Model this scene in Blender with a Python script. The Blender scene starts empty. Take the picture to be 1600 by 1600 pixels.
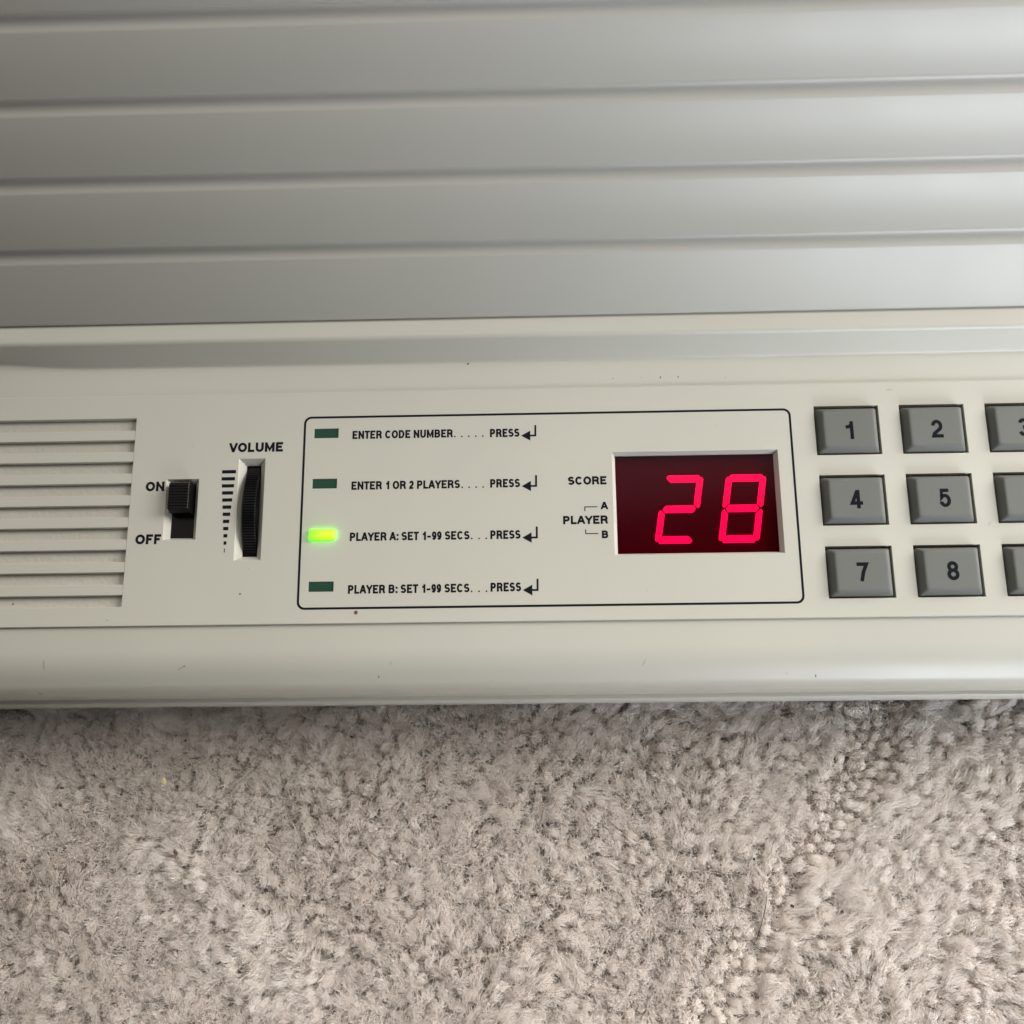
import bpy, bmesh, math, random, json
import numpy as np
from mathutils import Matrix, Vector

# ------------------------------------------------------------------ camera, world, lights, exposure
SC = bpy.context.scene
COL = SC.collection
MM = 0.001
H = 26.0            # height of the control panel above the carpet, mm

cam_d = bpy.data.cameras.new('camera')
cam_d.lens = 36.055
cam_d.sensor_width = 36.0
cam_d.clip_start = 0.005
cam_d.clip_end = 50.0
cam = bpy.data.objects.new('camera', cam_d)
COL.objects.link(cam)
_r = Matrix([[0.9995547, 0.015087, 0.0257439], [-0.0086069, 0.9718665, -0.2353751], [-0.0285708, 0.2350488, 0.9715636]])
_l = [47.201, -68.167, 196.628]
cam.matrix_world = Matrix.Translation((_l[0]*MM, _l[1]*MM, (_l[2]+H)*MM)) @ _r.to_4x4()
SC.camera = cam

world = bpy.data.worlds.new('World')
SC.world = world
world.use_nodes = True
_bg = world.node_tree.nodes['Background']
_bg.inputs['Color'].default_value = (1.0, 0.93, 0.82, 1)
_bg.inputs['Strength'].default_value = 0.03

SC.view_settings.view_transform = 'Standard'
SC.view_settings.look = 'None'
SC.view_settings.gamma = 1.0
SC.view_settings.use_curve_mapping = False
SC.view_settings.exposure = 0.03
SC.cycles.use_denoising = True
SC.cycles.max_bounces = 14
SC.cycles.diffuse_bounces = 9
SC.cycles.transmission_bounces = 10

def area_light(name, loc, target, sx, sy, power, color, spread=180):
    d = bpy.data.lights.new(name, 'AREA')
    d.shape = 'RECTANGLE'; d.size = sx; d.size_y = sy
    d.energy = power; d.color = color; d.spread = math.radians(spread)
    o = bpy.data.objects.new(name, d); COL.objects.link(o)
    o.location = loc
    o.rotation_euler = (Vector(target) - Vector(loc)).to_track_quat('-Z', 'Y').to_euler()
    return o
# daylight window to the right of the device, two panes
area_light('window_light', (0.85, 0.30, 0.55), (0.04, 0, 0.02), 0.5, 0.5, 8.6, (1.0, 0.985, 0.95))
area_light('window_light', (1.05, 0.40, 0.30), (0.04, 0, 0.02), 0.6, 0.5, 8.0, (1.0, 0.985, 0.95))
# pale bright patches of the room to the front right, seen by every face that leans forward
area_light('room_light', (0.55, -0.75, 0.35), (0.26, 0.05, 0.05), 0.4, 0.4, 0.52, (0.86, 0.925, 1.0), 26)
area_light('room_light', (0.65, -0.65, 0.35), (0.24, 0.05, 0.05), 0.4, 0.4, 0.05, (0.90, 0.95, 1.0), 34)
# narrow fill beam, added to brighten the open carpet in front of the device
area_light('carpet_fill_light', (0.40, -0.38, 1.05), (0.06, -0.23, 0.0), 0.2, 0.2, 0.19, (1.0, 0.97, 0.93), 12)
# ceiling bounce from above and behind
area_light('ceiling_light', (-0.1, 0.80, 1.2), (0.04, 0, 0.0), 1.6, 1.2, 9.2, (1.0, 0.955, 0.87))

# ------------------------------------------------------------------ materials
def new_mat(name):
    m = bpy.data.materials.new(name); m.use_nodes = True
    return m, m.node_tree, m.node_tree.nodes['Principled BSDF']

def plastic(name, color, rough, var=0.05, bump=0.02, bump_scale=2500, spec=0.5, speck=None):
    m, nt, b = new_mat(name)
    tc = nt.nodes.new('ShaderNodeTexCoord')
    n1 = nt.nodes.new('ShaderNodeTexNoise'); n1.inputs['Scale'].default_value = 28; n1.inputs['Detail'].default_value = 6
    nt.links.new(tc.outputs['Object'], n1.inputs['Vector'])
    mx = nt.nodes.new('ShaderNodeMix'); mx.data_type = 'RGBA'
    mx.inputs[6].default_value = (*[c*(1-var) for c in color], 1)
    mx.inputs[7].default_value = (*[min(1, c*(1+var)) for c in color], 1)
    nt.links.new(n1.outputs['Fac'], mx.inputs[0])
    out = mx.outputs[2]
    if speck:
        v = nt.nodes.new('ShaderNodeTexVoronoi'); v.inputs['Scale'].default_value = speck[0]
        nt.links.new(tc.outputs['Object'], v.inputs['Vector'])
        # keep only a few of the cells, and in them a dot of its own size
        cr = nt.nodes.new('ShaderNodeSeparateColor'); nt.links.new(v.outputs['Color'], cr.inputs[0])
        keep = nt.nodes.new('ShaderNodeMath'); keep.operation = 'GREATER_THAN'; keep.inputs[1].default_value = speck[1]
        nt.links.new(cr.outputs[0], keep.inputs[0])
        sz = nt.nodes.new('ShaderNodeMath'); sz.operation = 'MULTIPLY'; sz.inputs[1].default_value = 0.032
        nt.links.new(cr.outputs[1], sz.inputs[0])
        dot = nt.nodes.new('ShaderNodeMath'); dot.operation = 'LESS_THAN'
        nt.links.new(v.outputs['Distance'], dot.inputs[0]); nt.links.new(sz.outputs[0], dot.inputs[1])
        an = nt.nodes.new('ShaderNodeMath'); an.operation = 'MULTIPLY'
        nt.links.new(keep.outputs[0], an.inputs[0]); nt.links.new(dot.outputs[0], an.inputs[1])
        m2 = nt.nodes.new('ShaderNodeMix'); m2.data_type = 'RGBA'
        m2.inputs[7].default_value = (0.16, 0.14, 0.11, 1)
        nt.links.new(an.outputs[0], m2.inputs[0]); nt.links.new(out, m2.inputs[6])
        out = m2.outputs[2]
    nt.links.new(out, b.inputs['Base Color'])
    n2 = nt.nodes.new('ShaderNodeTexNoise'); n2.inputs['Scale'].default_value = bump_scale; n2.inputs['Detail'].default_value = 3
    nt.links.new(tc.outputs['Object'], n2.inputs['Vector'])
    bp = nt.nodes.new('ShaderNodeBump'); bp.inputs['Strength'].default_value = bump; bp.inputs['Distance'].default_value = 0.0002
    nt.links.new(n2.outputs['Fac'], bp.inputs['Height'])
    nt.links.new(bp.outputs['Normal'], b.inputs['Normal'])
    # smudged gloss
    n3 = nt.nodes.new('ShaderNodeTexNoise'); n3.inputs['Scale'].default_value = 90; n3.inputs['Detail'].default_value = 5
    nt.links.new(tc.outputs['Object'], n3.inputs['Vector'])
    mr = nt.nodes.new('ShaderNodeMapRange'); mr.inputs['To Min'].default_value = rough-0.05; mr.inputs['To Max'].default_value = rough+0.05
    nt.links.new(n3.outputs['Fac'], mr.inputs['Value']); nt.links.new(mr.outputs[0], b.inputs['Roughness'])
    b.inputs['Specular IOR Level'].default_value = spec
    return m

M_BODY = plastic('ivory_plastic', (0.57, 0.552, 0.482), 0.41, 0.06, 0.06, speck=(210, 0.945))
M_LID = plastic('lid_plastic', (0.495, 0.476, 0.425), 0.43, 0.03, 0.06, speck=(200, 0.965))
M_GRILLE = plastic('dusty_plastic', (0.52, 0.50, 0.44), 0.6, 0.12, 0.5, 1200, speck=(330, 0.93))
M_BLACK = plastic('black_plastic', (0.003, 0.003, 0.0035), 0.33, 0.1, 0.1, spec=0.16)
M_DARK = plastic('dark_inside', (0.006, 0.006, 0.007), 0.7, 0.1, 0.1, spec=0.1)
M_KEY = plastic('grey_rubber', (0.152, 0.156, 0.143), 0.60, 0.04, 0.10, 1800, spec=0.4)
M_INK = plastic('printed_ink', (0.007, 0.008, 0.014), 0.6, 0.1, 0.02, spec=0.12)
M_KEYINK = plastic('key_ink', (0.004, 0.005, 0.010), 0.65, 0.1, 0.02, spec=0.12)
M_LED = plastic('green_lens', (0.015, 0.062, 0.036), 0.5, 0.08, 0.05, spec=0.2)
M_STAIN = plastic('stain', (0.13, 0.10, 0.075), 0.6, 0.3, 0.1)
M_REDSTAIN = plastic('red_stain', (0.16, 0.05, 0.045), 0.5, 0.3, 0.1)
M_SCUFF = plastic('scuff', (0.44, 0.425, 0.35), 0.6, 0.2, 0.1)

def emission(name, color, strength):
    m, nt, b = new_mat(name)
    b.inputs['Base Color'].default_value = (*[c*0.3 for c in color], 1)
    b.inputs['Emission Color'].default_value = (*color, 1)
    b.inputs['Emission Strength'].default_value = strength
    return m
M_SEG = emission('lit_segment', (1.0, 0.008, 0.105), 2.2)

def lit_lens():
    m, nt, b = new_mat('lit_green_lens')
    tc = nt.nodes.new('ShaderNodeTexCoord')
    mp = nt.nodes.new('ShaderNodeMapping'); mp.inputs['Location'].default_value = (-0.0058*230, 0.02466*500, 0)
    mp.inputs['Scale'].default_value = (230, 500, 0)
    nt.links.new(tc.outputs['Object'], mp.inputs['Vector'])
    g = nt.nodes.new('ShaderNodeTexGradient'); g.gradient_type = 'SPHERICAL'
    nt.links.new(mp.outputs[0], g.inputs[0])
    rp = nt.nodes.new('ShaderNodeValToRGB')
    rp.color_ramp.elements[0].color = (0.05, 1.0, 0.0, 1)
    rp.color_ramp.elements[1].color = (0.19, 1.0, 0.0, 1)
    rp.color_ramp.elements[1].position = 0.85
    nt.links.new(g.outputs['Fac'], rp.inputs[0])
    nt.links.new(rp.outputs[0], b.inputs['Emission Color'])
    b.inputs['Emission Strength'].default_value = 4.0
    b.inputs['Base Color'].default_value = (0.1, 0.3, 0.05, 1)
    return m
M_LIT = lit_lens()

def filter_glass():
    m, nt, b = new_mat('red_filter')
    nt.nodes.remove(b)
    out = nt.nodes['Material Output']
    tr = nt.nodes.new('ShaderNodeBsdfTransparent'); tr.inputs[0].default_value = (0.90, 0.30, 0.60, 1)
    gl = nt.nodes.new('ShaderNodeBsdfGlossy'); gl.inputs['Roughness'].default_value = 0.12
    gl.inputs[0].default_value = (1, 1, 1, 1)
    fr = nt.nodes.new('ShaderNodeFresnel'); fr.inputs[0].default_value = 1.18
    mx = nt.nodes.new('ShaderNodeMixShader')
    nt.links.new(fr.outputs[0], mx.inputs[0]); nt.links.new(tr.outputs[0], mx.inputs[1]); nt.links.new(gl.outputs[0], mx.inputs[2])
    nt.links.new(mx.outputs[0], out.inputs[0])
    return m
M_FILTER = filter_glass()
M_BOARD = plastic('display_board', (0.10, 0.005, 0.02), 0.7, 0.15, 0.05, spec=0.1)

# ------------------------------------------------------------------ helpers
ROOT = bpy.data.objects.new('electronic_game_console', None)
COL.objects.link(ROOT)
ROOT['label'] = 'ivory electronic game console with ribbed lid, number keys and lit red score display'
ROOT['category'] = 'game console'
ROOT.empty_display_size = 0.02

def link_mesh(name, me, m, parent=ROOT, loc=None, smooth=None):
    o = bpy.data.objects.new(name, me); COL.objects.link(o)
    if m is not None:
        me.materials.clear(); me.materials.append(m)
    if parent is ROOT:
        o.parent = parent
        o.location = loc if loc is not None else (0, 0, H*MM)
    elif parent is not None:
        o.parent = parent
        if loc is not None: o.location = loc
    elif loc is not None:
        o.location = loc
    if smooth is not None:
        for p in me.polygons: p.use_smooth = True
        me.set_sharp_from_angle(angle=math.radians(smooth))
    return o

def bm_obj(name, bm, m, parent=ROOT, loc=None, smooth=None):
    bmesh.ops.recalc_face_normals(bm, faces=bm.faces)
    me = bpy.data.meshes.new(name); bm.to_mesh(me); bm.free()
    return link_mesh(name, me, m, parent, loc, smooth)

def V(bm, x, y, z): return bm.verts.new((x*MM, y*MM, z*MM))

def add_loft(bm, loops, cap0=True, cap1=True):
    """closed rings of equal length joined to one skin"""
    rings = [[V(bm, *p) for p in L] for L in loops]
    n = len(rings[0])
    for a, b in zip(rings, rings[1:]):
        for i in range(n):
            bm.faces.new((a[i], a[(i+1) % n], b[(i+1) % n], b[i]))
    if cap0: bm.faces.new(rings[0][::-1])
    if cap1: bm.faces.new(rings[-1])
    return rings

def rrect(x0, y0, x1, y1, r, z, k=4):
    pts = []
    for cx, cy, a in ((x1-r, y1-r, 0), (x0+r, y1-r, 90), (x0+r, y0+r, 180), (x1-r, y0+r, 270)):
        for i in range(k+1):
            t = math.radians(a + 90*i/k)
            pts.append((cx+r*math.cos(t), cy+r*math.sin(t), z))
    return pts

def fillet(pts, radii, k=5):
    """round the corners of an open 2D polyline"""
    out = [pts[0]]
    for i in range(1, len(pts)-1):
        r = radii.get(i, 0)
        p = Vector(pts[i]); a = Vector(pts[i-1])-p; b = Vector(pts[i+1])-p
        if r <= 0: out.append(tuple(p)); continue
        la, lb = a.length, b.length
        a.normalize(); b.normalize()
        ang = a.angle(b)
        t = min(r/math.tan(ang/2), la*0.49, lb*0.49)
        p0 = p+a*t; p1 = p+b*t
        for j in range(k+1):
            s = j/k
            out.append(tuple(p0*(1-s)**2 + p*2*s*(1-s) + p1*s*s))
    out.append(pts[-1])
    return out

# lettering -----------------------------------------------------------------
# every letter is drawn with a pen: strokes in a unit box (u across, v up), set to a width and a cap height in mm
def ell(cx, cy, rx, ry, a0, a1, k=9):
    return [(cx+rx*math.cos(math.radians(a0+(a1-a0)*i/k)), cy+ry*math.sin(math.radians(a0+(a1-a0)*i/k))) for i in range(k+1)]
def bowl(y0, y1, xs, x1=1.0):
    return [(0, y1), (xs, y1)] + ell(xs, (y0+y1)/2, x1-xs, (y1-y0)/2, 90, -90)[1:-1] + [(xs, y0), (0, y0)]
def loop(cx, cy, rx, ry):
    return ell(cx, cy, rx, ry, 90, 450, 24)
S_ = ell(.5, .745, .47, .255, 22, 90, 5) + ell(.5, .745, .47, .255, 90, 250, 8)[1:] + ell(.5, .262, .5, .262, 72, -90, 8) + ell(.5, .262, .5, .262, -90, -158, 5)[1:]
# letter: (width over cap height, side bearing, strokes); a stroke whose first item is 'b' has butt ends
PEN = {
 'A': (.76, .00, [[(0, 0), (.44, 1), (.56, 1), (1, 0)], ['b', (.15, .29), (.85, .29)]]),
 'B': (.70, .07, [[(0, 0), (0, 1)], ['b']+bowl(.53, 1, .6, .93), ['b']+bowl(0, .53, .6)]),
 'C': (.74, .045, [['b']+ell(.5, .5, .5, .5, 38, 322, 22)]),
 'D': (.70, .07, [[(0, 0), (0, 1)], ['b']+bowl(0, 1, .42)]),
 'E': (.62, .07, [[(1, 1), (0, 1), (0, 0), (1, 0)], ['b', (0, .51), (1.02, .51)]]),
 'F': (.56, .07, [[(1, 1), (0, 1), (0, 0)], ['b', (0, .50), (1.0, .50)]]),
 'L': (.56, .07, [[(0, 1), (0, 0), (1, 0)]]),
 'M': (.84, .07, [[(0, 0), (0, 1)], [(1, 0), (1, 1)], [(.04, 1), (.5, .02), (.96, 1)]]),
 'N': (.70, .07, [[(0, 0), (0, 1)], [(1, 0), (1, 1)], [(.03, 1), (.97, 0)]]),
 'O': (.78, .045, [['b']+loop(.5, .5, .5, .5)]),
 'P': (.64, .07, [[(0, 0), (0, 1)], ['b']+bowl(.45, 1, .6)]),
 'R': (.70, .07, [[(0, 0), (0, 1)], ['b']+bowl(.48, 1, .6, .96), [(.55, .48), (.88, .36), (.92, .14), (1, 0)]]),
 'S': (.66, .045, [['b']+S_]),
 'T': (.62, .02, [[(0, 1), (1, 1)], [(.5, 0), (.5, 1)]]),
 'U': (.70, .07, [[(0, 1), (0, .4)] + ell(.5, .36, .5, .36, 180, 360, 12) + [(1, .4), (1, 1)]]),
 'V': (.72, .00, [[(0, 1), (.46, 0), (.54, 0), (1, 1)]]),
 'Y': (.72, .00, [[(0, 1), (.5, .42), (1, 1)], [(.5, 0), (.5, .45)]]),
 '0': (.54, .04, [['b']+loop(.5, .5, .5, .5)]),
 '1': (.46, .08, [[(1, 0), (1, 1)], ['b', (1.0, .90), (.55, .74), (-.15, .72)]]),
 '2': (.54, .04, [['b']+ell(.5, .69, .48, .31, 175, 90, 6)+ell(.5, .69, .48, .31, 90, -38, 9)[1:]+[(.14, .17), (.02, 0), (1.25, 0)]]),
 '3': (.54, .04, [['b']+ell(.48, .745, .46, .255, 165, 90, 5)+ell(.48, .745, .46, .255, 90, -80, 9)[1:]+[(.36, .5)], ['b', (.36, .5)]+ell(.48, .255, .52, .265, 80, -90, 9)+ell(.48, .255, .50, .255, -90, -168, 5)[1:]]),
 '4': (.56, .03, [[(.74, 0), (.74, 1)], [(.74, 1), (.62, 1), (0, .24), (1.05, .24)]]),
 '5': (.54, .04, [['b', (1.02, 1), (.16, 1), (.03, .47)]+ell(.48, .33, .52, .33, 125, -90, 11)+ell(.48, .33, .5, .33, -90, -165, 5)[1:]]),
 '6': (.54, .04, [['b']+loop(.5, .32, .5, .32), ['b']+ell(.52, .5, .52, .5, 180, 40, 10)]),
 '7': (.54, .04, [[(0, 1), (1, 1), (.55, .48), (.34, 0)]]),
 '8': (.54, .04, [['b']+loop(.5, .76, .44, .24), ['b']+loop(.5, .265, .5, .265)]),
 '9': (.54, .04, [['b']+loop(.5, .68, .5, .32), ['b']+ell(.48, .5, .52, .5, 0, -140, 10)]),
 '-': (.46, .10, [['b', (-.45, .36), (1.45, .36)]]),
 ':': (.17, .09, [[(0, .02), (0, .03)], [(0, .66), (0, .67)]]),
}
def pen_stroke(bm, pts, w, z, caps, ylo, yhi):
    closed = len(pts) > 3 and (Vector(pts[0])-Vector(pts[-1])).length < 1e-6
    P = [Vector(p) for p in pts]
    if closed: P = P[:-1]
    else:
        P = [p for i, p in enumerate(P) if i == 0 or (p-P[i-1]).length > 1e-5]
        if caps:
            P[0] = P[0] + (P[0]-P[1]).normalized()*w/2; P[-1] = P[-1] + (P[-1]-P[-2]).normalized()*w/2
    n = len(P); A, B = [], []
    for i in range(n):
        d0 = (P[i]-P[i-1]).normalized() if (i or closed) else (P[1]-P[0]).normalized()
        d1 = (P[(i+1) % n]-P[i]).normalized() if (i < n-1 or closed) else d0
        t = d0+d1
        t = t.normalized() if t.length > 1e-6 else d0
        m = Vector((-t.y, t.x)); k = (w/2)/max(0.45, m.dot(Vector((-d0.y, d0.x))))
        for L, q in ((A, P[i]+m*k), (B, P[i]-m*k)):
            L.append(V(bm, q.x, min(yhi, max(ylo, q.y)), z))
    for i in range(n if closed else n-1):
        j = (i+1) % n
        bm.faces.new((B[i], B[j], A[j], A[i]))
def text_mesh(s, x0, x1, y, cap, z, pen):
    pos = 0; items = []
    for ch in s:
        if ch == ' ': pos += .30; continue
        w, bear, st = PEN[ch]
        items.append((ch, pos+bear*0.7, w)); pos += w+1.4*bear
    a = items[0][1]; b = items[-1][1]+items[-1][2]; sx = (x1-x0)/(b-a)
    bm = bmesh.new(); zz = z
    for ch, p, w in items:
        gx = x0+(p-a)*sx; gw = w*sx
        for q, st in enumerate(PEN[ch][2]):
            caps = st[0] != 'b'
            pts = [(gx+pen/2+u*(gw-pen), y+pen/2+v*(cap-pen)) for u, v in (st if caps else st[1:])]
            pen_stroke(bm, pts, pen, z+0.003*q, caps, y-0.02*cap, y+1.02*cap) if ch in 'OCS0235689' else pen_stroke(bm, pts, pen, z+0.003*q, caps, y, y+cap)
    me = bpy.data.meshes.new('lettering'); bm.to_mesh(me); bm.free()
    return me

def join_meshes(name, mes):
    bm = bmesh.new()
    for me in mes:
        bm.from_mesh(me); bpy.data.meshes.remove(me)
    me = bpy.data.meshes.new(name); bm.to_mesh(me); bm.free()
    return me

def flat_poly(bm, pts, z):
    bm.faces.new([V(bm, x, y, z) for x, y in pts])

def stroke(bm, pts, w, z):
    """flat mitred line"""
    n = len(pts)
    L, R = [], []
    for i in range(n):
        p = Vector(pts[i])
        d0 = (p-Vector(pts[i-1])).normalized() if i else None
        d1 = (Vector(pts[i+1])-p).normalized() if i < n-1 else None
        if d0 is None: d0 = d1
        if d1 is None: d1 = d0
        t = (d0+d1).normalized(); nn = Vector((-t.y, t.x)); k = (w/2)/max(0.3, nn.dot(Vector((-d0.y, d0.x))))
        a, b = p+nn*k, p-nn*k
        L.append(V(bm, a.x, a.y, z)); R.append(V(bm, b.x, b.y, z))
    for i in range(n-1):
        bm.faces.new((R[i], R[i+1], L[i+1], L[i]))

INKZ = 0.02

# ------------------------------------------------------------------ the console: housing
XL, XR = -118.0, 214.0
def smooth01(t):
    t = max(0, min(1, t)); return t*t*(3-2*t)

def housing():
    # profile (y, z) from under the lid, over the ledge, the panel tray and the front roll, back along the underside
    def prof(x):
        w = smooth01((x+74)/30.0)          # towards the left end the foot of the step rises in a fillet
        fy = 13.05 + (11.45-13.05)*w
        fz = 0.25 + (-0.45-0.25)*w
        top = [(60, 2.0), (21.5, 3.6), (20.5, 4.75), (14.75, 4.98), (fy, fz), (5.2, -0.45), (5.0, -6.0), (-42.0, -6.0), (-42.2, -0.62),
               (-49.6, -1.3), (-54.4, -4.6), (-55.15, -8.5), (-55.15, -17.4), (-54.4, -18.1), (-55.9, -18.5), (-56.45, -19.3), (-56.6, -23.4), (-55.9, -24.6),
               (-52, -25.4), (60, -25.4), (150, -25.4), (150, 2)]
        return fillet(top, {2: 0.5, 3: 1.25, 4: 0.8, 9: 11.0, 10: 3.6, 11: 2.0, 14: 0.4, 15: 0.5, 16: 0.6, 17: 0.5}, 7)
    bm = bmesh.new()
    xs = [XL] + [-100+i*4 for i in range(18)] + [0, 60, 120, 170, XR]
    loops = [[(x, y, z) for y, z in prof(x)] for x in xs]
    add_loft(bm, loops)
    bmesh.ops.triangulate(bm, faces=[f for f in bm.faces if len(f.verts) > 4])
    return bm_obj('housing', bm, M_BODY, smooth=35)
HOUSING = housing()

# ------------------------------------------------------------------ control panel plate with its openings
KX0, KPX, KW = 102.60, 16.93, 12.88
KY0, KPY, KH = 0.35, 14.33, 10.27
LED_X = (2.12, 7.03); LED_Y = [-2.6, -13.14, -23.66, -33.95]; LED_H = 1.96
holes = []   # x0, y0(low), x1, y1, inset x, inset y, depth
for j in range(3):
    for i in range(3):
        holes.append((KX0+i*KPX, KY0-j*KPY-KH, KX0+i*KPX+KW, KY0-j*KPY, 0.05, 0.05, 4.0))
DISP = (61.97, -29.57, 94.92, -8.52)
SWI = (-27.30, -25.25, -20.72, -12.70)
VOL = (-12.90, -29.58, -7.52, -8.64)
GRI = (-106.0, -38.42, -34.4, 0.35)
holes += [(*DISP, 0.62, 0.46, 1.25), (*SWI, 0.92, 0.62, 1.5), (*VOL, 1.12, 1.0, 1.55), (*GRI, 0.06, 0.06, 1.15)]
for y in LED_Y:
    holes.append((LED_X[0]-0.06, y-LED_H-0.06, LED_X[1]+0.06, y+0.06, 0.02, 0.02, 1.0))

def panel():
    bm = bmesh.new()
    px0, px1, py0, py1 = XL+6, XR-6, -42.05, 5.05
    xs = sorted({px0, px1, *[h[0] for h in holes], *[h[2] for h in holes]})
    ys = sorted({py0, py1, *[h[1] for h in holes], *[h[3] for h in holes]})
    grid = {}
    def gv(i, j):
        if (i, j) not in grid: grid[i, j] = V(bm, xs[i], ys[j], 0)
        return grid[i, j]
    for i in range(len(xs)-1):
        for j in range(len(ys)-1):
            cx, cy = (xs[i]+xs[i+1])/2, (ys[j]+ys[j+1])/2
            if any(h[0] < cx < h[2] and h[1] < cy < h[3] for h in holes): continue
            bm.faces.new((gv(i, j), gv(i+1, j), gv(i+1, j+1), gv(i, j+1)))
    for x0, y0, x1, y1, ix, iy, d in holes:
        e = 0.07
        def ring(a, b, z): return [V(bm, *p) for p in ((x0+a, y0+b, z), (x1-a, y0+b, z), (x1-a, y1-b, z), (x0+a, y1-b, z))]
        # the first ring shares its place with the plate's edge; small eased edge, then the wall
        rs = [ring(0, 0, 0), ring(e*0.4, e*0.4, -e*0.25), ring(e*0.7+ix*0.03, e*0.7+iy*0.03, -e), ring(ix+e, iy+e, -d), ring(ix+e, iy+e, -d-0.5)]
        for a, b in zip(rs, rs[1:]):
            for k in range(4):
                bm.faces.new((a[k], a[(k+1) % 4], b[(k+1) % 4], b[k]))
    # eased rim of the plate down to the housing
    def ring(a, z): return [V(bm, *p) for p in ((px0-a, py0-a, z), (px1+a, py0-a, z), (px1+a, py1+a, z), (px0-a, py1+a, z))]
    rs = [ring(0, 0), ring(0.08, -0.03), ring(0.14, -0.10), ring(0.15, -0.42), ring(0.15, -2.0)]
    for a, b in zip(rs, rs[1:]):
        for k in range(4): bm.faces.new((a[k], a[(k+1) % 4], b[(k+1) % 4], b[k]))
    bmesh.ops.remove_doubles(bm, verts=bm.verts, dist=1e-7)
    return bm_obj('control_panel', bm, M_BODY)
PANEL = panel()

# dark floor under the openings of switch, volume wheel, keys
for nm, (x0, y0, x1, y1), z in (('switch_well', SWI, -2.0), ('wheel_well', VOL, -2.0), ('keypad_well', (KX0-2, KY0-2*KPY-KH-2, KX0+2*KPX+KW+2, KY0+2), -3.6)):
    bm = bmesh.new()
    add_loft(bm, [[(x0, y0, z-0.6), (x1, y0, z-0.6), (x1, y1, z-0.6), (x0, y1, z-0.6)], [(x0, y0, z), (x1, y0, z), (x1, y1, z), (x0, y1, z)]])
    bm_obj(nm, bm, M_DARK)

# ------------------------------------------------------------------ speaker grille
bm = bmesh.new()
x0, y0, x1, y1 = GRI
add_loft(bm, [[(x0-1, y0-1, -2.6), (x1+1, y0-1, -2.6), (x1+1, y1+1, -2.6), (x0-1, y1+1, -2.6)],
              [(x0-1, y0-1, -1.1), (x1+1, y0-1, -1.1), (x1+1, y1+1, -1.1), (x0-1, y1+1, -1.1)]])
GFLOOR = bm_obj('grille_floor', bm, M_GRILLE)
bm = bmesh.new()
for k in range(8):
    yt = -2.27 - k*4.535; yb = yt-2.07
    e = 0.09
    sec = [(yb, -1.9), (yb, -0.06-e), (yb+e, -0.06), (yt-e, -0.06), (yt, -0.06-e), (yt, -1.9)]
    add_loft(bm, [[(x0+0.05, y, z) for y, z in sec], [(x1-0.05, y, z) for y, z in sec]])
bm_obj('speaker_grille', bm, M_BODY)

# ------------------------------------------------------------------ ribbed lid
def lid():
    th = math.radians(50.5); by, bz = 18.55, 5.30
    d = Vector((math.cos(th), math.sin(th))); n = Vector((-math.sin(th), math.cos(th)))
    P = lambda s, h: (by + d.x*s + n.x*h, bz + d.y*s + n.y*h)
    pts = [P(0.0, -3.0), P(0.0, 0.0)]; rad = {1: 0.5}
    crest = 13.05; pitch = 13.95
    for k in range(7):
        c = crest + k*pitch
        # going up the slope: rounded crest of this rib, wall into the groove, steep wall out to the next rib
        pts += [P(c+q_, h_) for q_, h_ in ((-0.10, 0.0), (0.12, -0.02), (0.40, -0.14), (0.85, -0.46), (1.35, -0.76), (1.85, -0.98), (2.35, -1.10), (2.85, -1.12), (3.18, -0.98), (3.34, -0.45), (3.42, -0.08), (3.56, 0.0))]
    top = crest+7*pitch
    pts += [P(top, 0), P(top+8, -3), P(top+9, -12), (150, 2.2), (150, -1)]
    q = len(pts)-5
    rad.update({q: 4, q+1: 5})
    pr = fillet(pts, rad, 6)
    pr += [(by+6, 2.4)]
    bm = bmesh.new()
    add_loft(bm, [[(x, y, z) for y, z in pr] for x in (XL+1.5, -40, 40, 120, XR-1.5)])
    bmesh.ops.triangulate(bm, faces=[f for f in bm.faces if len(f.verts) > 4])
    return bm_obj('ribbed_lid', bm, M_LID, smooth=32)
LID = lid()

# ------------------------------------------------------------------ power switch
bm = bmesh.new()
def box_loft(bm, x0, y0, x1, y1, levels):
    add_loft(bm, [[(x0+a, y0+a, z), (x1-a, y0+a, z), (x1-a, y1-a, z), (x0+a, y1-a, z)] for a, z in levels])
sx0, sx1 = -26.15, -21.75
# sliding knob with ridges across its top
sec = [(-19.9, -2.0), (-19.9, 0.9), (-19.4, 1.9)]
yy = -19.2
while yy < -14.4:
    sec += [(yy, 2.25), (yy+0.22, 2.25), (yy+0.32, 2.08), (yy+0.45, 2.08)]
    yy += 0.56
sec += [(-14.1, 2.1), (-13.75, 1.4), (-13.7, -2.0)]
add_loft(bm, [[(sx0+0.15, y, z-0.15 if z > 0 else z) for y, z in sec], [(sx0+0.3, y, z) for y, z in sec], [(sx1-0.3, y, z) for y, z in sec], [(sx1-0.15, y, z-0.15 if z > 0 else z) for y, z in sec]])
bmesh.ops.triangulate(bm, faces=[f for f in bm.faces if len(f.verts) > 4])
SW = bm_obj('power_switch', bm, M_BLACK)
bm = bmesh.new()
box_loft(bm, -26.3, -24.6, -21.7, -13.4, [(0, -1.9), (0, -1.55), (0.08, -1.45)])
bm_obj('switch_slide', bm, M_BLACK)

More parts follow.
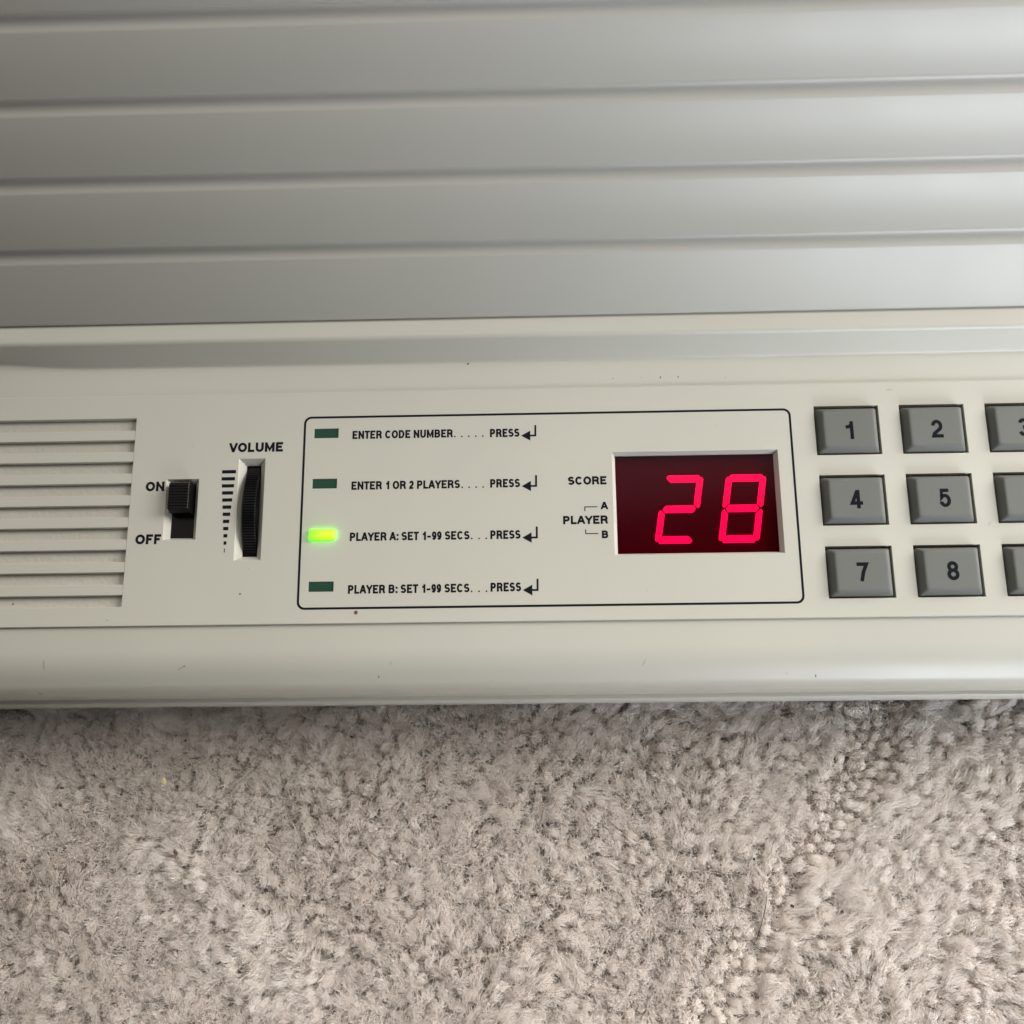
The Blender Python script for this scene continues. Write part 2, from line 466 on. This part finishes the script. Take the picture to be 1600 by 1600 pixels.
# ------------------------------------------------------------------ volume wheel
bm = bmesh.new()
Rw = 14.2; cyw = -19.1; czw = 1.35-Rw
N = 480
def wheel_ring(x, dr):
    out = []
    for i in range(N):
        a = 2*math.pi*i/N
        r = Rw + dr + (0.0 if i % 3 else -0.13)
        out.append((x, cyw + r*math.sin(a), czw + r*math.cos(a)))
    return out
add_loft(bm, [wheel_ring(-11.55, -0.35), wheel_ring(-11.3, 0), wheel_ring(-8.95, 0), wheel_ring(-8.7, -0.35)])
bmesh.ops.triangulate(bm, faces=[f for f in bm.faces if len(f.verts) > 4])
bm_obj('volume_wheel', bm, M_BLACK)

# ------------------------------------------------------------------ number keys
def key_mesh():
    bm = bmesh.new()
    a, b = 5.98, 4.68
    lv = [(0, 0, -3.4, 0.35), (0, 0, -0.35, 0.35), (0.1, 0.1, -0.1, 0.4), (0.72, 0.62, 1.12, 0.55), (0.86, 0.76, 1.30, 0.6), (1.02, 0.92, 1.38, 0.6), (1.22, 1.12, 1.42, 0.6), (1.5, 1.4, 1.42, 0.5)]
    add_loft(bm, [rrect(-a+ix, -b+iy, a-ix, b-iy, r, z) for ix, iy, z, r in lv])
    bmesh.ops.recalc_face_normals(bm, faces=bm.faces)
    me = bpy.data.meshes.new('key'); bm.to_mesh(me); bm.free()
    for p in me.polygons: p.use_smooth = True
    me.set_sharp_from_angle(angle=math.radians(40))
    me.materials.append(M_KEY)
    return me
KM = key_mesh()
NUMW = {'1': (108.05, 109.75), '2': (124.97, 127.22), '3': (141.95, 144.2), '4': (107.92, 110.22), '5': (125.02, 127.25), '6': (141.95, 144.2), '7': (107.98, 110.2), '8': (125.0, 127.28), '9': (141.95, 144.2)}
for j in range(3):
    for i in range(3):
        num = str(3*j+i+1)
        cx = KX0+i*KPX+KW/2-0.02; cy = KY0-j*KPY-KH/2-0.1
        k = bpy.data.objects.new('number_key', KM); COL.objects.link(k); k.parent = ROOT
        k.location = (cx*MM, cy*MM, H*MM)
        k['label'] = 'grey rubber key printed with a ' + num
        x0, x1 = NUMW[num]
        by = (-7.1, -21.2, -35.55)[j]
        me = text_mesh(num, x0-cx, x1-cx, by-cy, 3.7, 1.44, 0.70)
        link_mesh('numeral', me, M_KEYINK, k)

# ------------------------------------------------------------------ score display
bm = bmesh.new()
dx0, dy0, dx1, dy1 = DISP
box_loft(bm, dx0+0.3, dy0+0.3, dx1-0.3, dy1-0.3, [(0, -5.0), (0, -2.6)])
DBOARD = bm_obj('score_display', bm, M_BOARD)
bm = bmesh.new()
box_loft(bm, dx0+0.4, dy0+0.3, dx1-0.4, dy1-0.3, [(0, -1.6), (0, -1.3)])
bm_obj('filter_window', bm, M_FILTER, DBOARD)
def digit(lit, ox):
    """seven segments leaning to the right; local x from the foot, y up from the base line"""
    bm = bmesh.new()
    Hd, W, t, tv = 13.95, 8.05, 1.50, 1.28
    g = 0.12
    sl = math.tan(math.radians(9.7))
    z = -2.5
    def put(pts):
        add_loft(bm, [[(ox + x + y*sl, -26.84 + y, z-0.08) for x, y in pts], [(ox + x + y*sl, -26.84 + y, z) for x, y in pts]])
    hy = {'a': Hd-t/2, 'g': Hd/2, 'd': t/2}
    for s in 'agd':
        if s in lit:
            y = hy[s]
            x0, x1 = tv*0.40+g, W-tv*0.40-g
            if s == 'g': put([(x0+.12, y), (x0+0.62, y-t/2), (x1-0.62, y-t/2), (x1-.12, y), (x1-0.62, y+t/2), (x0+0.62, y+t/2)])
            elif s == 'a': put([(x0, y+.25), (x0+0.95, y-t/2), (x1-0.95, y-t/2), (x1, y+.25), (x1-0.35, y+t/2), (x0+0.35, y+t/2)])
            else: put([(x0+.35, y-t/2), (x1-.35, y-t/2), (x1, y-.25), (x1-0.95, y+t/2), (x0+0.95, y+t/2), (x0, y-.25)])
    def vert(x, lo, hi, flip):
        # outer side straight, inner side cut back at both ends
        p = [(0, lo+0.55), (0.40, lo+0.12), (tv, lo+1.05), (tv, hi-1.05), (0.40, hi-0.12), (0, hi-0.55)]
        if flip: p = [(W-a, b) for a, b in p][::-1]
        put(p)
    if 'f' in lit: vert(0, Hd/2+0.02, Hd-0.25, False)
    if 'e' in lit: vert(0, 0.25, Hd/2-0.02, False)
    if 'b' in lit: vert(0, Hd/2+0.02, Hd-0.25, True)
    if 'c' in lit: vert(0, 0.25, Hd/2-0.02, True)
    return bm_obj('digit', bm, M_SEG, DBOARD)
digit('abged', 70.02)
digit('abcdefg', 82.55)

# ------------------------------------------------------------------ indicator lights
for k, y in enumerate(LED_Y):
    bm = bmesh.new()
    lit = k == 2
    if lit:
        box_loft(bm, LED_X[0], y-LED_H, LED_X[1], y, [(0, -1.4), (-0.06, 0.55), (0.1, 0.80), (0.4, 0.92)])
    else:
        box_loft(bm, LED_X[0], y-LED_H, LED_X[1], y, [(0, -1.4), (0, -0.28), (0.06, -0.2)])
    o = bm_obj('indicator_light', bm, M_LIT if lit else M_LED)
    o['label'] = 'green indicator light glowing bright beside PLAYER A' if lit else 'unlit dark green indicator light'

# ------------------------------------------------------------------ printing on the panel
def legend(me): return link_mesh('printed_legend', me, M_INK)
C_ = 1.72
rows = [("ENTER CODE NUMBER", 9.92, 30.2, -4.90, 36.25, 5, -5.04), ("ENTER 1 OR 2 PLAYERS", 10.0, 31.7, -15.50, 36.3, 4, -15.52),
        ("PLAYER A: SET 1-99 SECS", 9.98, 33.62, -25.94, 36.9, 3, -25.98), ("PLAYER B: SET 1-99 SECS", 9.92, 33.62, -36.42, 36.9, 3, -36.38)]
for s, x0, x1, y, xd, nd, yp in rows:
    mes = [text_mesh(s, x0, x1, y, C_, INKZ, 0.39)]
    bm = bmesh.new()
    xa = x1+0.42
    for q in range(nd):
        cx = xa + (xd-xa)*q/(nd-1)
        flat_poly(bm, [(cx+0.17*math.cos(t*math.pi/5), y+0.17+0.17*math.sin(t*math.pi/5)) for t in range(10)], INKZ)
    mes.append(text_mesh('PRESS', 37.70, 43.64, yp+0.02, 1.76, INKZ, 0.40))
    # bent return arrow
    yc = yp + 0.24
    flat_poly(bm, [(43.95, yc), (45.8, yc-1.05), (45.8, yc+1.05)], INKZ)
    stroke(bm, [(45.6, yc), (46.82, yc), (46.84, yc+2.2)], 0.38, INKZ+0.004)
    m2 = bpy.data.meshes.new('t'); bm.to_mesh(m2); bm.free(); mes.append(m2)
    legend(join_meshes('printed_legend', mes))
legend(text_mesh('VOLUME', -15.03, -4.1, -7.28, 2.0, INKZ, 0.51))
legend(text_mesh('ON', -31.45, -27.68, -15.15, 2.0, INKZ, 0.51))
legend(text_mesh('OFF', -32.72, -27.58, -25.98, 2.0, INKZ, 0.51))
legend(text_mesh('SCORE', 53.13, 60.78, -15.2, 1.72, INKZ, 0.43))
mes = [text_mesh('A', 59.5, 60.92, -20.3, 1.56, INKZ, 0.40), text_mesh('PLAYER', 52.03, 60.82, -23.2, 1.70, INKZ, 0.43), text_mesh('B', 59.55, 60.8, -26.1, 1.56, INKZ, 0.40)]
bm = bmesh.new()
stroke(bm, [(58.85, -19.73), (56.36, -19.73), (56.36, -20.6)], 0.19, INKZ)
stroke(bm, [(58.88, -25.13), (56.40, -25.13), (56.40, -24.25)], 0.19, INKZ)
m2 = bpy.data.meshes.new('t'); bm.to_mesh(m2); bm.free(); mes.append(m2)
legend(join_meshes('printed_legend', mes))
bm = bmesh.new()
for k in range(12):
    yt = -10.99 - k*1.462; h = 0.70
    f = k/11
    xl = -16.2 + 1.28*max(0, (k-1))/10 if k > 1 else -16.2
    xr = -13.38 - 1.22*f
    if k == 11: xl, xr, h = -14.9, -14.72, 0.8
    flat_poly(bm, [(xl, yt-h), (xr, yt-h), (xr, yt), (xl, yt)], INKZ)
bm_obj('volume_scale', bm, M_INK)
bm = bmesh.new()
o_ = rrect(-0.02, -39.45, 98.02, 0.02, 1.5, INKZ, 6); i_ = rrect(0.43, -39.0, 97.57, -0.43, 1.1, INKZ, 6)
a = [V(bm, *p) for p in o_]; b = [V(bm, *p) for p in i_]
for k in range(len(a)):
    bm.faces.new((a[k], a[(k+1) % len(a)], b[(k+1) % len(a)], b[k]))
bm_obj('printed_frame', bm, M_INK)

# ------------------------------------------------------------------ stains and scuffs where the photograph shows them
random.seed(5)
bpy.context.view_layer.update()
def surf_z(x, y):
    best = -1e9
    for o in BLOB_ON:
        hit, loc, nor, idx = o.ray_cast(Vector((x*MM, y*MM, 0.05)), Vector((0, 0, -1)))
        if hit: best = max(best, loc.z/MM)
    return best
def blob(x, y, rx, ry, rot, m, name='stain'):
    bm = bmesh.new()
    n = 12; rings = []
    rr = [random.uniform(0.75, 1.15) for _ in range(n)]
    for f, up in ((1.0, 0.006), (0.75, 0.02), (0.4, 0.03)):
        R_ = []
        for i in range(n):
            t = 2*math.pi*i/n
            u, v = rx*rr[i]*f*math.cos(t), ry*rr[i]*f*math.sin(t)
            px = x + u*math.cos(rot)-v*math.sin(rot); py = y + u*math.sin(rot)+v*math.cos(rot)
            R_.append(V(bm, px, py, surf_z(px, py)+up))
        rings.append(R_)
    for a, b in zip(rings, rings[1:]):
        for i in range(n): bm.faces.new((a[i], a[(i+1) % n], b[(i+1) % n], b[i]))
    bm.faces.new(rings[-1])
    return bm_obj(name, bm, m)
BLOB_ON = [HOUSING, PANEL, GFLOOR]
for x, y, rx, ry, rot, m in (
        (11.57, -40.1, 0.42, 0.36, 0.3, M_REDSTAIN), (-11.23, -36.15, 0.24, 0.2, 0, M_STAIN), (33.2, 11.0, 0.28, 0.2, 0.8, M_STAIN),
        (-36.96, -28.9, 0.5, 0.3, 0.2, M_SCUFF), (-56.5, -37.4, 0.3, 0.16, 0.4, M_STAIN),
        (62.8, 7.25, 0.1, 0.14, 0, M_STAIN), (72.4, 7.3, 0.12, 0.3, -0.4, M_STAIN), (76.0, 7.3, 0.12, 0.26, -0.2, M_STAIN), (74.5, 7.5, 0.16, 0.1, 0, M_SCUFF),
        (68.5, 7.4, 0.2, 0.08, 0, M_SCUFF), (60.0, 7.2, 0.15, 0.07, 0.2, M_SCUFF), (85.5, 7.0, 0.1, 0.14, 0, M_SCUFF),
        (134.7, -24.3, 0.5, 0.1, 0.9, M_SCUFF), (-49.4, -49.3, 0.22, 1.0, 0.0, M_SCUFF), (-22.6, -50.2, 0.75, 0.14, 0.45, M_SCUFF), (-21.9, -49.9, 0.3, 0.1, 0.45, M_STAIN),
        (-51.6, -54.6, 0.45, 0.22, 0.1, M_SCUFF), (15.8, -52.2, 0.14, 0.26, -0.5, M_STAIN), (18.3, -49.7, 0.16, 0.5, -0.2, M_SCUFF), (67.0, -50.2, 0.14, 0.8, -0.5, M_SCUFF),
        (94.3, -52.4, 0.14, 0.3, 0, M_SCUFF), (99.9, -52.9, 0.12, 0.3, 0.3, M_STAIN), (-37.0, -41.0, 0.12, 0.1, 0, M_STAIN), (67.9, -36.5, 0.06, 0.4, 0.1, M_SCUFF),
        (-22.5, -5.8, 0.4, 0.06, -0.7, M_SCUFF), (83.0, -3.3, 0.1, 0.12, 0, M_SCUFF), (118.0, 3.6, 0.7, 0.15, 0, M_SCUFF), (-65.0, 18.3, 0.18, 0.14, 0, M_STAIN)):
    blob(x, y, rx, ry, rot, m)

# ------------------------------------------------------------------ carpet
def carpet():
    m, nt, b = new_mat('carpet_backing')
    tc = nt.nodes.new('ShaderNodeTexCoord'); n1 = nt.nodes.new('ShaderNodeTexNoise'); n1.inputs['Scale'].default_value = 400
    nt.links.new(tc.outputs['Object'], n1.inputs['Vector'])
    rp = nt.nodes.new('ShaderNodeValToRGB')
    rp.color_ramp.elements[0].color = (0.40, 0.36, 0.33, 1); rp.color_ramp.elements[1].color = (0.6, 0.56, 0.52, 1)
    nt.links.new(n1.outputs['Fac'], rp.inputs[0]); nt.links.new(rp.outputs[0], b.inputs['Base Color'])
    b.inputs['Roughness'].default_value = 0.9
    bm = bmesh.new()
    n = 24; S = 1.5
    g = [[bm.verts.new((-S+2*S*i/n, -S+2*S*j/n, -0.0065)) for j in range(n+1)] for i in range(n+1)]
    for i in range(n):
        for j in range(n): bm.faces.new((g[i][j], g[i+1][j], g[i+1][j+1], g[i][j+1]))
    o = bm_obj('carpet', bm, m, None, (0, 0, 0))
    o['kind'] = 'structure'; o['label'] = 'pale greyish beige carpet under the console'
    return o
carpet()

SEAM = np.array([(131, -40), (124, -52), (120.5, -61), (113, -74), (103, -87), (94, -99), (86, -110), (79, -120), (68, -140), (60, -156), (48, -190)], float)
def seam_dist(P):
    best = np.full(len(P), 1e9); side = np.zeros(len(P))
    for a, b in zip(SEAM, SEAM[1:]):
        d = b-a; t = np.clip(((P-a)@d)/(d@d), 0, 1); q = a+t[:, None]*d
        dd = np.hypot(*(P-q).T); s = np.sign((P[:, 0]-q[:, 0]))
        m = dd < best; best[m] = dd[m]; side[m] = s[m]
    return best, side

def field(P, rng, scale, n=40):
    """smooth random field of x, y"""
    out = np.zeros(len(P))
    for _ in range(n):
        k = rng.normal(size=2)/scale; ph = rng.uniform(0, 6.283)
        out += np.cos(P@k + ph)
    return out/math.sqrt(n/2)

def pile():
    rng = np.random.default_rng(11)
    x0, x1, y0, y1 = -150, 232, -186, -44
    pitch = 2.3
    gx, gy = np.meshgrid(np.arange(x0, x1, pitch), np.arange(y0, y1, pitch*0.9))
    gx = gx + (np.arange(gx.shape[0]) % 2)[:, None]*pitch*0.5
    T = np.c_[gx.ravel(), gy.ravel()] + rng.normal(0, 0.42, (gx.size, 2))
    nt_ = len(T)
    sd, side = seam_dist(T)
    seam = sd < 3.8 + 2.8*field(T, rng, 5.0)
    # lean of the pile, broad swirls plus every tuft's own
    lx = 0.45*field(T, rng, 9.0) + 0.5*field(T, rng, 3.2) + rng.normal(0, 0.38, nt_) + 0.4
    ly = 0.45*field(T, rng, 9.0) + 0.5*field(T, rng, 3.2) + rng.normal(0, 0.38, nt_) + 0.55
    # broad diagonal bands brushed the other way
    band = np.tanh(2.5*np.sin(2*math.pi*(T[:, 0]*0.72 + T[:, 1]*0.69)/62.0 + 0.5*field(T, rng, 16.0)))
    lx += 0.32*band; ly += 0.42*band
    near = np.exp(-(sd/9.0)**2)
    lx += side*near*1.7
    hgt = 6.0 + 0.35*field(T, rng, 9.0) + 0.30*field(T, rng, 1.8) + rng.normal(0, 0.3, nt_)
    hgt += 1.1*np.exp(-((T[:, 1]+57.6)/1.3)**2)*rng.uniform(0.3, 1.2, nt_)     # fibres pushed up along the console's edge
    spread = np.clip(1.52 + rng.normal(0, 0.28, nt_), 0.9, 2.2)
    hgt[seam] = 5.1 + rng.normal(0, 0.4, seam.sum()); spread[seam] = 0.85
    lx[seam] *= 0.45; ly[seam] *= 0.45
    tone = rng.normal(0, 0.06, nt_) + 0.05*field(T, rng, 14.0)
    F = 84
    ids = np.repeat(np.arange(nt_), F); n = len(ids)
    a = rng.uniform(0, 6.283, n); r = np.sqrt(rng.uniform(0, 1, n))
    base = T[ids] + (r*0.62)[:, None]*np.c_[np.cos(a), np.sin(a)]
    tip_r = r*spread[ids]
    a2 = a + rng.normal(0, 0.35, n)
    tip = T[ids] + tip_r[:, None]*np.c_[np.cos(a2), np.sin(a2)] + np.c_[lx[ids], ly[ids]] + rng.normal(0, 0.16, (n, 2))
    hz = hgt[ids]*(1-0.14*r**2) + rng.normal(0, 0.22, n)
    K = 6
    pts = np.zeros((n, K, 3))
    tw = np.where(seam[ids], 4.2, 1.3); ph = a
    for k in range(K):
        t = k/(K-1)
        c = base*(1-t**2) + tip*t**2
        rad = np.where(seam[ids], 0.28, 0.16)*math.sin(math.pi*min(1, t*1.1))
        c = c + np.c_[np.cos(ph+tw*t*2), np.sin(ph+tw*t*2)]*rad[:, None] + rng.normal(0, 0.13, (n, 2))*t
        pts[:, k, :2] = c
        # tips curl over a little
        pts[:, k, 2] = -6.4 + hz*(t if k < K-1 else 0.985)
    # fine underfill between the tufts: short fibres leaning every way
    nf = 380000
    B = np.c_[rng.uniform(x0, x1, nf), rng.uniform(y0, y1, nf)]
    hf = rng.uniform(4.0, 5.9, nf); hf[seam_dist(B)[0] < 4.5 + 2.5*field(B, rng, 5.0)] *= 0.80; an = rng.uniform(0, 6.283, nf); rf = rng.uniform(0.3, 2.2, nf)
    fill = np.zeros((nf, K, 3))
    for k in range(K):
        t = k/(K-1)
        fill[:, k, :2] = B + np.c_[np.cos(an + t), np.sin(an + t)]*(rf*t**1.6)[:, None] + rng.normal(0, 0.1, (nf, 2))*t
        fill[:, k, 2] = -6.4 + hf*t**0.85
    pts = np.concatenate([pts, fill]); n += nf
    ids = np.concatenate([ids, rng.integers(0, nt_, nf)])
    pts[:, :, 2] += 0.3
    hc = bpy.data.hair_curves.new('carpet_pile')
    hc.add_curves([K]*n)
    hc.attributes['position'].data.foreach_set('vector', (pts*MM).astype(np.float32).ravel())
    if 'radius' not in hc.attributes: hc.attributes.new('radius', 'FLOAT', 'POINT')
    rr = np.tile(np.array([0.055, 0.055, 0.053, 0.049, 0.042, 0.028]), n)*MM
    hc.attributes['radius'].data.foreach_set('value', rr.astype(np.float32))
    at = hc.attributes.new('tone', 'FLOAT', 'CURVE')
    at.data.foreach_set('value', (tone[ids] + rng.normal(0, 0.05, n)).astype(np.float32))
    at = hc.attributes.new('yarn', 'FLOAT', 'CURVE')
    at.data.foreach_set('value', np.where(np.arange(n) < n-nf, seam[ids], False).astype(np.float32))
    m, nt, b = new_mat('carpet_fibre')
    A = nt.nodes.new('ShaderNodeAttribute'); A.attribute_name = 'tone'
    mr = nt.nodes.new('ShaderNodeMapRange'); mr.inputs['From Min'].default_value = -0.25; mr.inputs['From Max'].default_value = 0.25
    nt.links.new(A.outputs['Fac'], mr.inputs['Value'])
    rp = nt.nodes.new('ShaderNodeMix'); rp.data_type = 'RGBA'
    rp.inputs[6].default_value = (0.925, 0.886, 0.852, 1); rp.inputs[7].default_value = (0.988, 0.963, 0.94, 1)
    nt.links.new(mr.outputs[0], rp.inputs[0])
    Y = nt.nodes.new('ShaderNodeAttribute'); Y.attribute_name = 'yarn'
    m2 = nt.nodes.new('ShaderNodeMix'); m2.data_type = 'RGBA'; m2.inputs[7].default_value = (0.985, 0.955, 0.925, 1)
    nt.links.new(Y.outputs['Fac'], m2.inputs[0]); nt.links.new(rp.outputs[2], m2.inputs[6])
    nt.links.new(m2.outputs[2], b.inputs['Base Color'])
    b.inputs['Roughness'].default_value = 0.4
    b.inputs['Specular IOR Level'].default_value = 0.6
    tl = nt.nodes.new('ShaderNodeBsdfTranslucent'); nt.links.new(m2.outputs[2], tl.inputs[0])
    ms = nt.nodes.new('ShaderNodeMixShader'); ms.inputs[0].default_value = 0.5
    nt.links.new(b.outputs[0], ms.inputs[1]); nt.links.new(tl.outputs[0], ms.inputs[2])
    nt.links.new(ms.outputs[0], nt.nodes['Material Output'].inputs[0])
    hc.materials.append(m)
    o = bpy.data.objects.new('carpet_pile', hc); COL.objects.link(o)
    o['kind'] = 'stuff'; o['label'] = 'soft cut pile of the greyish beige carpet with a parted seam'
    o['category'] = 'carpet pile'
    print('fibres', n)
pile()

# ------------------------------------------------------------------ bits lying on the carpet
def crumb(name, label, cat, x, y, z, sx, sy, sz, color, rot):
    bm = bmesh.new()
    bmesh.ops.create_icosphere(bm, subdivisions=2, radius=1.0)
    for v in bm.verts:
        v.co *= random.uniform(0.82, 1.1)
        v.co.x *= sx*MM; v.co.y *= sy*MM; v.co.z *= sz*MM
    m = plastic(name + '_surface', color, 0.55, 0.25, 0.3)
    o = bm_obj(name, bm, m, None, (x*MM, y*MM, z*MM), 60)
    o.rotation_euler = (0.1, 0.15, rot)
    o['label'] = label; o['category'] = cat
crumb('crumb', 'pale yellow flake lying on the carpet below the speaker grille', 'crumb', -32.93, -71.74, 0.3, 0.55, 0.8, 0.2, (0.62, 0.55, 0.30), 0.5)
crumb('seed', 'small brown seed lying on the carpet at lower left', 'seed', -29.47, -86.12, 0.35, 0.4, 0.75, 0.35, (0.13, 0.06, 0.035), 0.5)
crumb('grit', 'black grit speck on the carpet right of the brown seed', 'grit', -14.65, -96.75, 0.3, 0.26, 0.26, 0.25, (0.02, 0.02, 0.02), 0.0)
crumb('grit', 'black grit speck beside the dark hair in the carpet seam', 'grit', 97.5, -97.4, 0.0, 0.5, 0.3, 0.28, (0.015, 0.015, 0.015), -0.5)
crumb('grit', 'black grit speck left of the seam, above the dark hair', 'grit', 90.33, -88.24, 0.2, 0.26, 0.3, 0.25, (0.02, 0.02, 0.02), 0.3)
crumb('crumb', 'rusty brown crumb on the carpet at right below the keypad', 'crumb', 142.8, -69.55, 0.3, 0.3, 0.5, 0.3, (0.20, 0.09, 0.05), 0.2)
cu = bpy.data.curves.new('hair', 'CURVE'); cu.dimensions = '3D'; cu.bevel_depth = 0.07*MM; cu.bevel_resolution = 2
sp = cu.splines.new('POLY'); P = [(92.4, -95.0, 0.7), (92.0, -97.0, 0.9), (91.4, -99.2, 0.9), (90.7, -101.3, 0.7), (90.0, -103.2, 0.3)]
sp.points.add(len(P)-1)
for q, p in zip(sp.points, P): q.co = (p[0]*MM, p[1]*MM, p[2]*MM, 1)
o = bpy.data.objects.new('hair', cu); COL.objects.link(o)
bpy.context.view_layer.update()
me = bpy.data.meshes.new_from_object(o.evaluated_get(bpy.context.evaluated_depsgraph_get()))
bpy.data.objects.remove(o); bpy.data.curves.remove(cu)
o = link_mesh('hair', me, M_BLACK, None)
o['label'] = 'short dark straight hair lying across the carpet seam'; o['category'] = 'hair'
